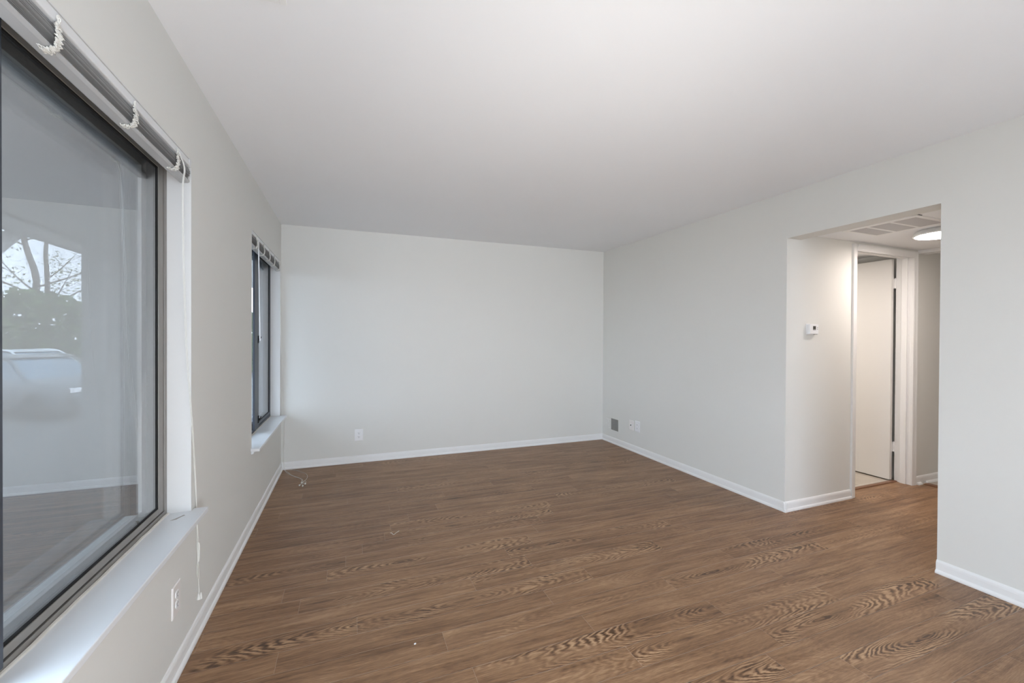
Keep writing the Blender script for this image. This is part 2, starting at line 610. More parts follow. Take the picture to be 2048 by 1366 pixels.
bm = new_bm()
bx(bm, XR2, 6.2, 0.95, YH, HALLZ, H)
struct(obj('ceiling_hall', bm, M['ceiling']), 'lowered white ceiling of the small hall', 'ceiling')
bm = new_bm()
bx(bm, XR2, 4.85, YH + 0.12, YB + 0.15, 2.15, H)
struct(obj('ceiling_tiled_room', bm, M['ceiling']), 'ceiling of the tiled room behind the hall door', 'ceiling')

# ================================================================== walls
WT = 2.56
def wall_left():
    bm = new_bm()
    x0, x1 = XEXT, XL
    ys = [YREAR, W1[0], W1[1], W2[0], W2[1], YB]
    bx(bm, x0, x1, ys[0], ys[1], -0.1, WT)
    bx(bm, x0, x1, ys[2], ys[3], -0.1, WT)
    bx(bm, x0, x1, ys[4], YB + 0.15, -0.1, WT)
    for w in (W1, W2):
        bx(bm, x0, x1, w[0], w[1], -0.1, w[2] - 0.022)
        bx(bm, x0, x1, w[0], w[1], w[3], WT)
    return struct(obj('wall_left', bm, M['wall']), 'light grey window wall on the left', 'wall')
wall_left()
bm = new_bm()
bx(bm, XL - 0.001, XR + 0.001, YB, YB + 0.15, -0.1, WT)
struct(obj('wall_back', bm, M['wall']), 'plain light grey wall at the far end of the room', 'wall')
bm = new_bm()
bx(bm, XR, XR2, YH, YB + 0.15, -0.1, WT)
bx(bm, XR, XR2, OP0, YH, OPZ, WT)
bx(bm, XR, XR2, YREAR, OP0, -0.1, WT)
struct(obj('wall_right', bm, M['wall']), 'light grey wall on the right, cut by the hall opening', 'wall')
# wall behind the camera with the opening for the added glazed door
bm = new_bm()
bx(bm, XEXT, 0.1, YREAR - 0.12, YREAR, -0.1, WT)
bx(bm, 2.5, XR2, YREAR - 0.12, YREAR, -0.1, WT)
bx(bm, 0.1, 2.5, YREAR - 0.12, YREAR, 2.1, WT)
struct(obj('wall_rear', bm, M['wall']), 'light grey wall behind the viewpoint', 'wall')
# hall wall with the door opening, running on to the right
bm = new_bm()
yw = YH + 0.12
bx(bm, XR2, D0 - 0.018, YH, yw, -0.1, H)
bx(bm, D1 + 0.018, 6.2, YH, yw, -0.1, H)
bx(bm, D0 - 0.018, D1 + 0.018, YH, yw, DZ + 0.036, H)
struct(obj('wall_hall', bm, M['wall']), 'hall wall holding the thermostat and the door', 'wall')
bm = new_bm()
bx(bm, XR2, 6.2, 0.95, 1.07, -0.1, H)
struct(obj('wall_hall_near', bm, M['wall']), 'near side wall of the hall', 'wall')
bm = new_bm()
bx(bm, 6.08, 6.2, 1.07, YH, -0.1, H)
struct(obj('wall_hall_end', bm, M['wall']), 'far end wall beyond the hall', 'wall')
bm = new_bm()
bx(bm, 4.852, 4.97, yw, YB + 0.15, -0.1, H)
struct(obj('wall_tiled_room', bm, M['wall']), 'side wall of the tiled room behind the open door', 'wall')
bm = new_bm()
bx(bm, XR2, 4.97, YB, YB + 0.15, -0.1, H)
struct(obj('wall_tiled_room_back', bm, M['wall']), 'back wall of the tiled room', 'wall')

# ================================================================== baseboards
def base_profile():
    # (distance from wall, height): rounded board with a quarter-round shoe
    pts = [(0, 0), (0.021, 0), (0.0215, 0.008), (0.019, 0.015), (0.0145, 0.0195), (0.0115, 0.021), (0.0115, 0.052), (0.010, 0.062), (0.0065, 0.0695), (0.003, 0.073), (0, 0.0735)]
    return pts

def baseboard(name, wall, at, lo, hi, label):
    bm = new_bm()
    pts = base_profile()
    if wall == 'L':
        prism(bm, [(at + d, z) for d, z in pts], 'y', lo, hi)
    elif wall == 'R':
        prism(bm, [(at - d, z) for d, z in pts], 'y', lo, hi)
    else:
        prism(bm, [(at - d, z) for d, z in pts], 'x', lo, hi)
    return struct(obj(name, bm, M['trim']), label, 'baseboard')
baseboard('baseboard_left', 'L', XL, YREAR, YB, 'white baseboard under the windows')
baseboard('baseboard_back', 'B', YB, XL, XR, 'white baseboard along the far wall')
baseboard('baseboard_right', 'R', XR, YH - 0.0215, YB, 'white baseboard along the right wall up to the hall corner')
baseboard('baseboard_right_near', 'R', XR, YREAR, OP0, 'white baseboard on the near right wall with a cut end')
baseboard('baseboard_hall', 'B', YH, XR - 0.0215, D0 - 0.057, 'white baseboard under the thermostat')
def hall_end_base():
    bm = new_bm()
    pts = [p for p in base_profile()]
    board = [(0, 0), (0.0115, 0), (0.0115, 0.052), (0.010, 0.062), (0.0065, 0.0695), (0.003, 0.073), (0, 0.0735)]
    prism(bm, [(YH - d, z) for d, z in board], 'x', D1 + 0.06, 6.08)
    shoe = [(0.0115, 0), (0.030, 0), (0.030, 0.008), (0.024, 0.016), (0.0115, 0.02)]
    prism(bm, [(YH - d, z) for d, z in shoe], 'x', D1 + 0.07, XDIV - 0.03)
    prism(bm, [(YH - d, z) for d, z in shoe], 'x', XDIV + 0.055, 6.08)
    return struct(obj('baseboard_hall_end', bm, M['trim']), 'white baseboard right of the hall door with interrupted shoe strip', 'baseboard')
hall_end_base()

# bulkhead across the end of the hall
bm = new_bm()
bx(bm, 4.842, 4.96, 1.07, YH, 2.108, HALLZ)
struct(obj('trim_1', bm, M['trim'], bevel=0.003), 'white head trim across the end of the hall', 'trim')

# ================================================================== hall door
def build_door():
    t = struct_empty('door_1', (D1, YH + 0.12, 0), 'white flush door standing open into the tiled room, with casing', 'door')
    cw, ct = 0.055, 0.016
    bm = new_bm()
    y0, y1 = YH - ct, YH
    prof = [(0, 0), (0.006, 0.4), (0.014, 0.55), (0.03, 0.75), (0.046, 1.0), (0.055, 1.0), (0.055, 0)]
    # two legs and a head, stepped like a moulded casing
    for s, xin in ((-1, D0), (1, D1)):
        pts = [(xin + s * (w), YH - ct * h) for w, h in [(0.0, 0.0), (0.0, 0.55), (0.012, 0.75), (0.03, 0.8), (0.044, 1.0), (0.055, 1.0), (0.055, 0)]]
        prism(bm, pts, 'z', 0, DZ + cw)
    prism(bm, [(YH - ct * h, DZ + w) for w, h in [(0.0, 0.0), (0.0, 0.55), (0.012, 0.75), (0.03, 0.8), (0.044, 1.0), (0.055, 1.0), (0.055, 0)]], 'x', D0, D1)
    obj('door_casing', bm, M['trim'], t)
    bm = new_bm()
    jy0, jy1 = YH - 0.002, YH + 0.125
    bx(bm, D0 - 0.018, D0, jy0, jy1, 0, DZ + 0.036)
    bx(bm, D1, D1 + 0.018, jy0, jy1, 0, DZ + 0.036)
    bx(bm, D0, D1, jy0, jy1, DZ + 0.018, DZ + 0.036)
    obj('door_jamb', bm, M['trim'], t, 0.001)
    bm = new_bm()
    sy0, sy1 = YH + 0.035, YH + 0.078
    bx(bm, D0, D0 + 0.012, sy0, sy1, 0, DZ + 0.018)
    bx(bm, D1 - 0.012, D1, sy0, sy1, 0, DZ + 0.018)
    bx(bm, D0 + 0.012, D1 - 0.012, sy0, sy1, DZ + 0.004, DZ + 0.018)
    obj('door_stop', bm, M['trim'], t, 0.001)
    bm = new_bm()
    lx0, lx1, ly0, ly1 = 4.726, 4.760, YH + 0.139, YH + 0.139 + 0.79
    bx(bm, lx0, lx1, ly0, ly1, 0.012, DZ + 0.012)
    leaf = obj('door_leaf', bm, M['door'], t, 0.0015)
    for zc in (1.85, 0.32):
        bm = new_bm()
        cx, cy = 4.7675, YH + 0.132
        lathe(bm, [(0.0055, zc - 0.045), (0.0055, zc + 0.045)], 14, Matrix.Translation((cx, cy, 0)))
        lathe(bm, [(0.0035, zc + 0.045), (0.0045, zc + 0.05), (0.0, zc + 0.053)], 14, Matrix.Translation((cx, cy, 0)))
        bx(bm, 4.757, 4.768, YH + 0.1365, YH + 0.1395, zc - 0.045, zc + 0.045)
        bx(bm, 4.7665, 4.786, YH + 0.1245, YH + 0.128, zc - 0.045, zc + 0.045)
        obj('hinge', bm, M['trim'], leaf)
    bm = new_bm()
    rot = Matrix.Translation((lx0, ly1 - 0.065, 0.95)) @ Matrix.Rotation(-math.pi / 2, 4, 'Y')
    lathe(bm, [(0.03, 0), (0.03, 0.006), (0.012, 0.012), (0.011, 0.03), (0.024, 0.04), (0.027, 0.052), (0.02, 0.062), (0, 0.065)], 24, rot)
    obj('door_knob', bm, M['chrome'], leaf, smooth=True)
    return t
build_door()

# ================================================================== thresholds
bm = new_bm()
y0 = YH + 0.098
prism(bm, [(y0, 0.0005), (y0 + 0.042, 0.0005), (y0 + 0.040, 0.006), (y0 + 0.033, 0.009), (y0 + 0.009, 0.009), (y0 + 0.002, 0.006)], 'x', D0 + 0.001, D1 - 0.001)
tag(obj('threshold_strip', bm, M['strip']), 'reddish brown wooden threshold strip under the open hall door', 'threshold strip')
bm = new_bm()
x0 = XDIV - 0.025
prism(bm, [(x0, 0.0015), (x0 + 0.075, 0.0015), (x0 + 0.072, 0.007), (x0 + 0.06, 0.010), (x0 + 0.015, 0.010), (x0 + 0.003, 0.007)], 'y', 1.08, YH - 0.035)
tag(obj('threshold_strip', bm, M['strip']), 'brown wooden threshold strip across the hall floor at the far right doorway', 'threshold strip')

# ================================================================== windows
def build_window(n, W, label, stile_mat, horn, end_frame, frame_mat):
    y0, y1, zs, zh = W
    ym = 0.5 * (y0 + y1)
    t = struct_empty('window_%d' % n, (XL, ym, zs), label, 'window')
    # painted reveal lining
    bm = new_bm()
    e = 0.004
    bx(bm, -0.745, XL + 0.0006, y0, y0 + e, zs, zh)
    bx(bm, -0.745, XL + 0.0006, y1 - e, y1, zs, zh)
    bx(bm, -0.745, XL + 0.0006, y0 + e, y1 - e, zh - e, zh)
    obj('window_reveal', bm, M['reveal'], t)
    # sill board with nose, horns and a small apron
    bm = new_bm()
    xn = -0.574
    ya, yb = y0 + 0.0005, y1 - 0.0005
    prism(bm, [(-0.745, ya), (XL + 0.0005, ya), (XL + 0.0005, y0 - horn), (xn, y0 - horn), (xn, y1 + horn), (XL + 0.0005, y1 + horn), (XL + 0.0005, yb), (-0.745, yb)], 'z', zs - 0.021, zs)
    prism(bm, [(XL + 0.0005, zs - 0.020), (XL + 0.022, zs - 0.020), (XL + 0.016, zs - 0.038), (XL + 0.0005, zs - 0.040)], 'y', y0 - horn + 0.008, y1 + horn - 0.008)
    obj('window_sill', bm, M['sill'], t, 0.003)
    # caulk bead
    bm = new_bm()
    rng = random.Random(n)
    pts = [(-0.7085 + rng.uniform(-0.0015, 0.002), y0 + 0.01 + (y1 - y0 - 0.02) * i / 40, zs + 0.001) for i in range(41)]
    tube(bm, pts, 0.0055, 6, 1)
    obj('caulk_bead', bm, M['caulk'], t)
    # outer frame
    xo0, xo1 = -0.858, -0.712
    bm = new_bm()
    fw = end_frame[0]
    frame_ring(bm, 'x', xo0, xo1, y0 + 0.004, y1 - 0.004, zs, zh - 0.004, fw, fw, 0.020, fw)
    obj('window_frame', bm, frame_mat, t, 0.0012)
    # dark channel behind the sashes
    a0, a1, b0, b1 = y0 + 0.004 + fw, y1 - 0.004 - fw, zs + 0.020, zh - 0.004 - fw
    bm = new_bm()
    cg = end_frame[1]
    frame_ring(bm, 'x', -0.795, -0.726, a0, a1, b0, b1, cg, cg, 0.007, cg)
    obj('window_channel', bm, M['gasket'], t)
    # sashes: inner one fills the far half, outer one the near half
    sw = end_frame[2]
    for name, s0, s1, xs0, xs1, far in (('sash', ym - (0.055 if n == 1 else 0.036), a1 - cg, -0.727, -0.7125, True), ('sash', a0 + cg, ym + 0.02, -0.785, -0.765, False)):
        bm = new_bm()
        w0, w1 = (0.036, sw) if far else (sw, 0.036)
        frame_ring(bm, 'x', xs0, xs1, s0, s1, b0 + 0.007, b1 - cg, w0, w1, 0.024, 0.03)
        sash = obj(name, bm, frame_mat, t, 0.001)
        bm = new_bm()
        gx = 0.5 * (xs0 + xs1)
        g0, g1, h0, h1 = s0 + w0, s1 - w1, b0 + 0.031, b1 - cg - 0.03
        frame_ring(bm, 'x', gx - 0.004, gx + 0.005, g0, g1, h0, h1, 0.005, 0.005, 0.005, 0.005)
        obj('glazing_gasket', bm, M['gasket'], sash)
        bm = new_bm()
        bx(bm, gx - 0.0015, gx + 0.0015, g0 + 0.001, g1 - 0.001, h0 + 0.001, h1 - 0.001)
        obj('glass_pane', bm, M['glass'], sash)
    # storm pane on the outside of the far half
    bm = new_bm()
    frame_ring(bm, 'x', GX2 - 0.008, GX2 + 0.008, ym + 0.021, a1 - cg, b0 + 0.007, b1 - cg, 0.02, sw, 0.02, 0.03)
    st = obj('storm_sash', bm, frame_mat, t, 0.001)
    bm = new_bm()
    bx(bm, GX2 - 0.0015, GX2 + 0.0015, ym + 0.04, a1 - cg - sw + 0.001, b0 + 0.026, b1 - cg - 0.029)
    obj('glass_pane', bm, M['glass'], st)
    # insect screen outside the storm pane
    if n == 1:
        bm = new_bm()
        bx(bm, -0.7975, -0.7965, ym + 0.021, a1 - cg - 0.004, b0 + 0.012, b1 - cg - 0.004)
        obj('insect_screen', bm, M['screen'], st)
    # meeting stile with catches, proud of the glass
    bm = new_bm()
    e1 = ym - 0.015 if n == 1 else ym + 0.001
    bx(bm, -0.7125, -0.698, e1 - (0.06 if n == 1 else 0.16), e1, b0 + 0.003, b1 - 0.003)
    stile = obj('meeting_stile', bm, stile_mat, t, 0.0015)
    for zc in ((1.30, 0.64) if n == 2 else ()):
        bm = new_bm()
        bx(bm, -0.698, -0.693, ym - 0.036, ym - 0.012, zc - 0.03, zc + 0.03)
        lathe(bm, [(0.009, 0), (0.009, 0.006), (0.006, 0.010), (0, 0.010)], 16, Matrix.Translation((-0.693, ym - 0.024, zc)) @ Matrix.Rotation(math.pi / 2, 4, 'Y'))
        tube(bm, [(-0.686, ym - 0.024, zc), (-0.681, ym - 0.022, zc + 0.008), (-0.678, ym - 0.016, zc + 0.022)], 0.0035, 8, 4)
        obj('latch', bm, M['gasket'], stile)
    return t
win1 = build_window(1, W1, 'large dark-framed window nearest the viewpoint, with deep white sill', M['stile'], 0.028, (0.023, 0.016, 0.042), M['bronze'])
win2 = build_window(2, W2, 'smaller dark-framed window in the far left corner', M['stile'], 0.028, (0.016, 0.008, 0.022), M['stile'])
# bare patch on the big sill
bm = new_bm()
outl = [(-0.674, 2.080), (-0.668, 2.088), (-0.660, 2.094), (-0.654, 2.108), (-0.646, 2.122), (-0.640, 2.128), (-0.637, 2.120), (-0.643, 2.110), (-0.648, 2.098), (-0.656, 2.085), (-0.664, 2.079)]
outl = [(x + 0.008 * math.sin(i * 2.3) * 0.25, y) for i, (x, y) in enumerate(outl)]
prism(bm, outl, 'z', W1[2] - 0.001, W1[2] + 0.0004)
sc_o = obj('worn_patch', bm, M['scuff'], win1)
sc_o['label'] = 'bare grey patch in the white sill paint'

# ================================================================== mini blinds
def build_blind(y0, y1, ztop, ladders, label, wand_y, cord_paths, tassels, zbot, seed):
    rng = random.Random(seed)
    t = thing('mini_blind', label, 'window blind', (XL - 0.015, 0.5 * (y0 + y1), zbot))
    xf = XL - 0.0005
    # head rail: a small open channel
    bm = new_bm()
    prism(bm, [(xf, ztop), (xf, ztop - 0.024), (xf - 0.0015, ztop - 0.0255), (xf - 0.024, ztop - 0.0255), (xf - 0.0255, ztop - 0.024), (xf - 0.0255, ztop)], 'y', y0, y1)
    rail = obj('head_rail', bm, M['rail'], t, 0.001)
    for ya, yb in ((y0 - 0.002, y0 + 0.012), (y1 - 0.012, y1 + 0.002)):
        bm = new_bm()
        frame_ring(bm, 'y', ya, yb, xf - 0.028, xf + 0.0016, ztop - 0.028, ztop + 0.0015, 0.0015, 0.0015, 0.0015, 0.0015)
        obj('end_bracket', bm, M['rail'], rail)
    # gathered slats: every slat its own curved strip, a little out of line
    bm = new_bm()
    n = 30
    zt = ztop - 0.030
    pitch = (zt - (zbot + 0.014)) / n
    for i in range(n):
        z = zt - pitch * (i + 0.5)
        s = i / (n - 1)
        off = 0.010 * math.sin(math.pi * min(1, s * 1.1)) + rng.uniform(-0.0016, 0.0016)
        tilt = 0.10 + rng.uniform(-0.06, 0.06) + 0.15 * s
        xc = xf - 0.020 + off
        ya, yb = y0 + 0.004 + rng.uniform(0, 0.003), y1 - 0.004 - rng.uniform(0, 0.003)
        prof = []
        for k in range(7):
            a = -1 + 2 * k / 6
            prof.append((xc + a * 0.0125, z + 0.0022 * (1 - a * a) - tilt * a * 0.0125 * 0.6))
        pts = prof + [(x, zz - 0.0006) for x, zz in prof[::-1]]
        prism(bm, pts, 'y', ya, yb)
    obj('slats', bm, M['slat'], t)
    # bottom rail
    bm = new_bm()
    xb = xf - 0.019
    prism(bm, [(xb + 0.018, zbot + 0.012), (xb + 0.0185, zbot + 0.006), (xb + 0.013, zbot + 0.001), (xb - 0.013, zbot - 0.002), (xb - 0.0185, zbot + 0.002), (xb - 0.018, zbot + 0.010), (xb, zbot + 0.0125)], 'y', y0 + 0.004, y1 - 0.004)
    obj('bottom_rail', bm, M['slat'], t, 0.0006)
    # bunched ladder cords
    for yl in ladders:
        bm = new_bm()
        path = [(xf + 0.001, ztop - 0.012), (xf + 0.002, zt - 0.004), (xf + 0.005, zt - 0.022), (xf + 0.007, zt - 0.040), (xf + 0.004, zbot + 0.008), (xf - 0.006, zbot - 0.002), (xf - 0.022, zbot - 0.003)]
        fine = catmull([(x, 0, z) for x, z in path], 10)
        for strand in range(5):
            pts = []
            m = len(fine) - 1
            steps = 42
            for k in range(steps):
                q = fine[min(m, int(k / (steps - 1) * m))]
                wob = 0.014 if k > 6 else 0.004
                lean = -0.05 * (k / steps)
                pts.append((q.x + rng.uniform(0.0005, 0.006), yl + lean * 0.4 + rng.uniform(-wob, wob), q.z + rng.uniform(-0.004, 0.003)))
            tube(bm, pts, 0.0014, 5, 3)
        obj('ladder_cord', bm, M['cord'], t, smooth=True)
    if wand_y is not None:
        ya, za, yb2, zb2 = wand_y
        bm = new_bm()
        lathe(bm, [(0.003, 0), (0.0042, 0.01), (0.0042, 0.03), (0.0030, 0.035), (0.0034, 0.06), (0.0034, 0.30), (0.0034, za - zb2), (0.0, za - zb2 + 0.004)], 6, Matrix.Translation((xf + 0.010, yb2, zb2)) @ Matrix.Shear('XY', 4, (0.0, (ya - yb2) / (za - zb2))))
        tube(bm, [(xf - 0.001, ya, za + 0.022), (xf + 0.006, ya, za + 0.02), (xf + 0.010, ya, za + 0.008), (xf + 0.010, ya, za - 0.002)], 0.0014, 6, 4)
        obj('tilt_wand', bm, M['plastic'], t)
    bm = new_bm()
    for pth in cord_paths:
        tube(bm, pth, 0.0024 if len(pth) <= 7 else 0.0015, 6, 6)
    cord = obj('lift_cord', bm, M['cord'], t, smooth=True)
    for loc, rx, ry in tassels:
        bm = new_bm()
        mtx = Matrix.Translation(loc) @ Matrix.Rotation(ry, 4, 'Y') @ Matrix.Rotation(rx, 4, 'X')
        lathe(bm, [(0.0, 0.0265), (0.0028, 0.026), (0.0035, 0.020), (0.0062, 0.006), (0.0075, 0.001), (0.0072, 0.0), (0.0, 0.0005)], 14, mtx)
        obj('tassel', bm, M['cord'], cord, smooth=True)
    return t

XC = XL + 0.004
c1 = [[(XL - 0.002, 2.020, 2.052), (XC + 0.001, 2.032, 2.03), (XC + 0.010, 2.04, 1.985), (XC + 0.002, 2.046, 1.90), (XC, 2.062, 1.60), (XC, 2.094, 1.263), (XC, 2.160, 0.941), (XC, 2.202, 0.693), (XC, 2.221, 0.554), (XC, 2.228, 0.452), (XC + 0.001, 2.227, 0.395), (XC + 0.002, 2.228, 0.33), (XC, 2.229, 0.27), (XC + 0.001, 2.244, 0.22), (XC + 0.002, 2.243, 0.172)],
      [(XL - 0.002, 2.028, 2.052), (XC + 0.002, 2.04, 2.03), (XC + 0.011, 2.047, 1.985), (XC + 0.003, 2.053, 1.90), (XC, 2.075, 1.60), (XC, 2.108, 1.263), (XC, 2.172, 0.941), (XC, 2.212, 0.693), (XC, 2.224, 0.554), (XC + 0.002, 2.231, 0.452), (XC + 0.003, 2.236, 0.395), (XC, 2.240, 0.33), (XC + 0.003, 2.243, 0.27), (XC + 0.004, 2.236, 0.22), (XC + 0.004, 2.252, 0.168)],
      # the knotted loop below the sill
      [(XC + 0.003, 2.229, 0.405), (XC + 0.006, 2.236, 0.395), (XC + 0.006, 2.238, 0.35), (XC + 0.005, 2.233, 0.32), (XC + 0.005, 2.226, 0.35), (XC + 0.006, 2.226, 0.39), (XC + 0.005, 2.231, 0.403)]]
build_blind(W1[0] + 0.010, W1[1] - 0.012, 2.064, (0.57, 0.92, 1.285, 1.655, 2.005), 'raised white mini blind gathered at the top of the big near window', None, c1,
            [((XC + 0.002, 2.243, 0.146), 0.05, 0.0), ((XC + 0.006, 2.253, 0.142), -0.12, 0.05)], 1.966, 3)
YC = 4.688
c2 = [[(XL - 0.002, 4.60, 2.050), (XL + 0.006, 4.61, 2.02), (-0.620, 4.62, 1.95), (-0.626, 4.64, 1.60), (-0.622, 4.655, 1.19), (-0.603, 4.692, 0.75), (-0.597, 4.699, 0.548), (-0.597, 4.697, 0.40), (-0.600, 4.690, 0.10), (-0.596, 4.684, 0.012), (-0.585, 4.66, 0.003), (-0.548, 4.59, 0.002), (-0.509, 4.49, 0.002), (-0.43, 4.37, 0.002), (-0.392, 4.25, 0.002), (-0.406, 4.135, 0.002)],
      [(XL - 0.002, 4.61, 2.050), (XL + 0.007, 4.62, 2.02), (-0.620, 4.63, 1.95), (-0.625, 4.65, 1.60), (-0.620, 4.668, 1.19), (-0.601, 4.698, 0.75), (-0.595, 4.702, 0.548), (-0.594, 4.699, 0.40), (-0.597, 4.688, 0.10), (-0.590, 4.680, 0.012), (-0.570, 4.675, 0.003), (-0.50, 4.655, 0.002), (-0.44, 4.57, 0.002), (-0.385, 4.49, 0.002), (-0.362, 4.38, 0.002), (-0.37, 4.28, 0.0035), (-0.39, 4.22, 0.003), (-0.365, 4.165, 0.002)],
      [(-0.592, 4.678, 0.02), (-0.58, 4.64, 0.003), (-0.535, 4.53, 0.002), (-0.47, 4.42, 0.002), (-0.40, 4.32, 0.0035), (-0.40, 4.24, 0.005), (-0.37, 4.20, 0.004), (-0.36, 4.23, 0.004), (-0.385, 4.25, 0.005), (-0.385, 4.17, 0.002), (-0.378, 4.115, 0.002)]]
build_blind(W2[0] + 0.010, W2[1] - 0.012, 2.062, (3.52, 3.79, 4.04, 4.28, 4.56), 'raised white mini blind with long tilt wand in the far corner window', (3.545, 2.02, 3.605, 1.29), c2,
            [((-0.406, 4.140, 0.0078), 1.5, 0.2), ((-0.362, 4.165, 0.0078), 1.52, -0.25), ((-0.378, 4.118, 0.0078), 1.5, -0.7), ((-0.395, 4.205, 0.0078), 1.5, 0.9)], 1.962, 9)

# ================================================================== outlets and plates
def local_frame(wall, a, z, at):
    """matrix: local x = along wall, y = up, z = out of the wall"""
    if wall == 'L':
        return Matrix(((0, 0, 1, at), (1, 0, 0, a), (0, 1, 0, z), (0, 0, 0, 1)))
    if wall == 'R':
        return Matrix(((0, 0, -1, at), (1, 0, 0, a), (0, 1, 0, z), (0, 0, 0, 1)))
    return Matrix(((1, 0, 0, a), (0, 0, -1, at), (0, 1, 0, z), (0, 0, 0, 1)))

def place(bm, mtx):
    bmesh.ops.transform(bm, matrix=mtx, verts=bm.verts)
    return bm

def plate_bm(w, h, t=0.0055):
    bm = new_bm()
    b = 0.004
    lo = [(-w / 2, -h / 2), (w / 2, -h / 2), (w / 2, h / 2), (-w / 2, h / 2)]
    hi = [(x - math.copysign(b, x), y - math.copysign(b, y)) for x, y in lo]
    A = [bm.verts.new((x, y, 0)) for x, y in lo]
    Bq = [bm.verts.new((x, y, t * 0.5)) for x, y in lo]
    Cq = [bm.verts.new((x, y, t)) for x, y in hi]
    for P, Q in ((A, Bq), (Bq, Cq)):
        for i in range(4):
            bm.faces.new((P[i], P[(i + 1) % 4], Q[(i + 1) % 4], Q[i]))
    bm.faces.new(A[::-1])
    bm.faces.new(Cq)
    return bm

def build_outlet(wall, a, z, at, label, plate_mat, w=0.076, h=0.122, face_mat=None):
    face_mat = face_mat or M['plastic']
    mtx = local_frame(wall, a, z, at)
    t = thing('wall_outlet', label, 'outlet', mtx @ Vector((0, 0, 0)))
    obj('cover_plate', place(plate_bm(w, h), mtx), plate_mat, t, 0.0006)
    for sy in (1, -1):
        bm = new_bm()
        cy = sy * 0.0195
        n = 28
        ring = []
        for i in range(n):
            an = 2 * math.pi * i / n
            ring.append((0.0172 * math.cos(an), max(-0.0145, min(0.0145, 0.0172 * math.sin(an))) + cy))
        prism(bm, ring, 'z', 0.004, 0.0078)
        sock = obj('socket_face', place(bm, mtx), face_mat, t, 0.0005)
        bm = new_bm()
        bx(bm, -0.0078, -0.0056, cy - 0.001, cy + 0.0085, 0.0070, 0.00795)
        bx(bm, 0.0056, 0.0078, cy, cy + 0.0075, 0.0070, 0.00795)
        lathe(bm, [(0.0026, 0.0070), (0.0026, 0.00795)], 12, Matrix.Translation((0, cy - 0.007, 0)))
        obj('slot', place(bm, mtx), M['dark'], sock)
    bm = new_bm()
    lathe(bm, [(0.0033, 0.005), (0.0033, 0.0062), (0.002, 0.0068), (0, 0.007)], 12)
    obj('screw', place(bm, mtx), plate_mat, t)
    return t
build_outlet('L', 1.991, 0.294, XL, 'almond duplex outlet low on the window wall below the big sill', M['almond'], 0.080, 0.124)
build_outlet('B', 0.101, 0.289, YB, 'white duplex outlet low on the far wall', M['plastic'], 0.084, 0.124)
build_outlet('R', 3.998, 0.304, XR, 'white duplex outlet on the right wall, next to the cable plate', M['plastic'], 0.084, 0.124)
mtx = local_frame('R', 4.110, 0.300, XR)
t = thing('cable_plate', 'small cream cable jack plate between the wall vent and the outlet', 'wall plate', mtx @ Vector((0, 0, 0)))
obj('cover_plate', place(plate_bm(0.076, 0.116), mtx), M['almond'], t, 0.0006)
bm = new_bm()
bx(bm, -0.014, 0.014, -0.016, 0.014, 0.005, 0.008)
jk = obj('jack_body', place(bm, mtx), M['plastic'], t, 0.001)
bm = new_bm()
lathe(bm, [(0.0075, 0.0078), (0.0075, 0.0095), (0.0045, 0.0095), (0.0045, 0.016), (0, 0.016)], 16, Matrix.Translation((0.002, 0.0, 0)))
obj('jack', place(bm, mtx), M['dark'], jk)

# ================================================================== wall vent near the corner
mtx = local_frame('R', 4.503, 0.238, XR)
t = thing('wall_vent', 'painted-over wall vent with a dark louvre beside the far right corner', 'vent', mtx @ Vector((0, 0, 0)))
bm = new_bm()
# plate with a cut-out on its near half (local x runs towards the far wall)
frame_ring(bm, 'z', 0, 0.004, -0.150, 0.150, -0.088, 0.088, 0.016, 0.135, 0.016, 0.016)
obj('face_plate', place(bm, mtx), M['wall'], t, 0.0012)
bm = new_bm()
bx(bm, -0.136, 0.017, -0.074, 0.074, -0.0, 0.0006)
obj('duct_back', place(bm, mtx), M['dark'], t)
for i in range(9):
    bm = new_bm()
    xx = -0.128 + i * 0.0172
    prism(bm, [(xx, 0.0008), (xx + 0.002, 0.0008), (xx + 0.010, 0.0036), (xx + 0.008, 0.0036)], 'y', -0.072, 0.072)
    # prism on 'y' gives (x, y, z) with outline in x/z
    obj('louvre', place(bm, mtx), M['steel'], t)
bm = new_bm()
for (sx, sz, ln, an) in ((0.075, 0.03, 0.05, 1.3), (0.06, -0.02, 0.04, 1.7), (0.10, 0.055, 0.03, 0.4), (0.05, 0.05, 0.05, 0.2), (0.05, -0.055, 0.04, -0.2), (0.11, -0.01, 0.03, 1.5)):
    p0 = (sx - ln / 2 * math.cos(an), sz - ln / 2 * math.sin(an))
    p1 = (sx + ln / 2 * math.cos(an), sz + ln / 2 * math.sin(an))
    tube(bm, [(p0[0], p0[1], 0.004), ((p0[0] + p1[0]) / 2 + 0.003, (p0[1] + p1[1]) / 2, 0.0042), (p1[0], p1[1], 0.004)], 0.0022, 5, 4)
obj('paint_scrape', place(bm, mtx), M['plastic'], t)

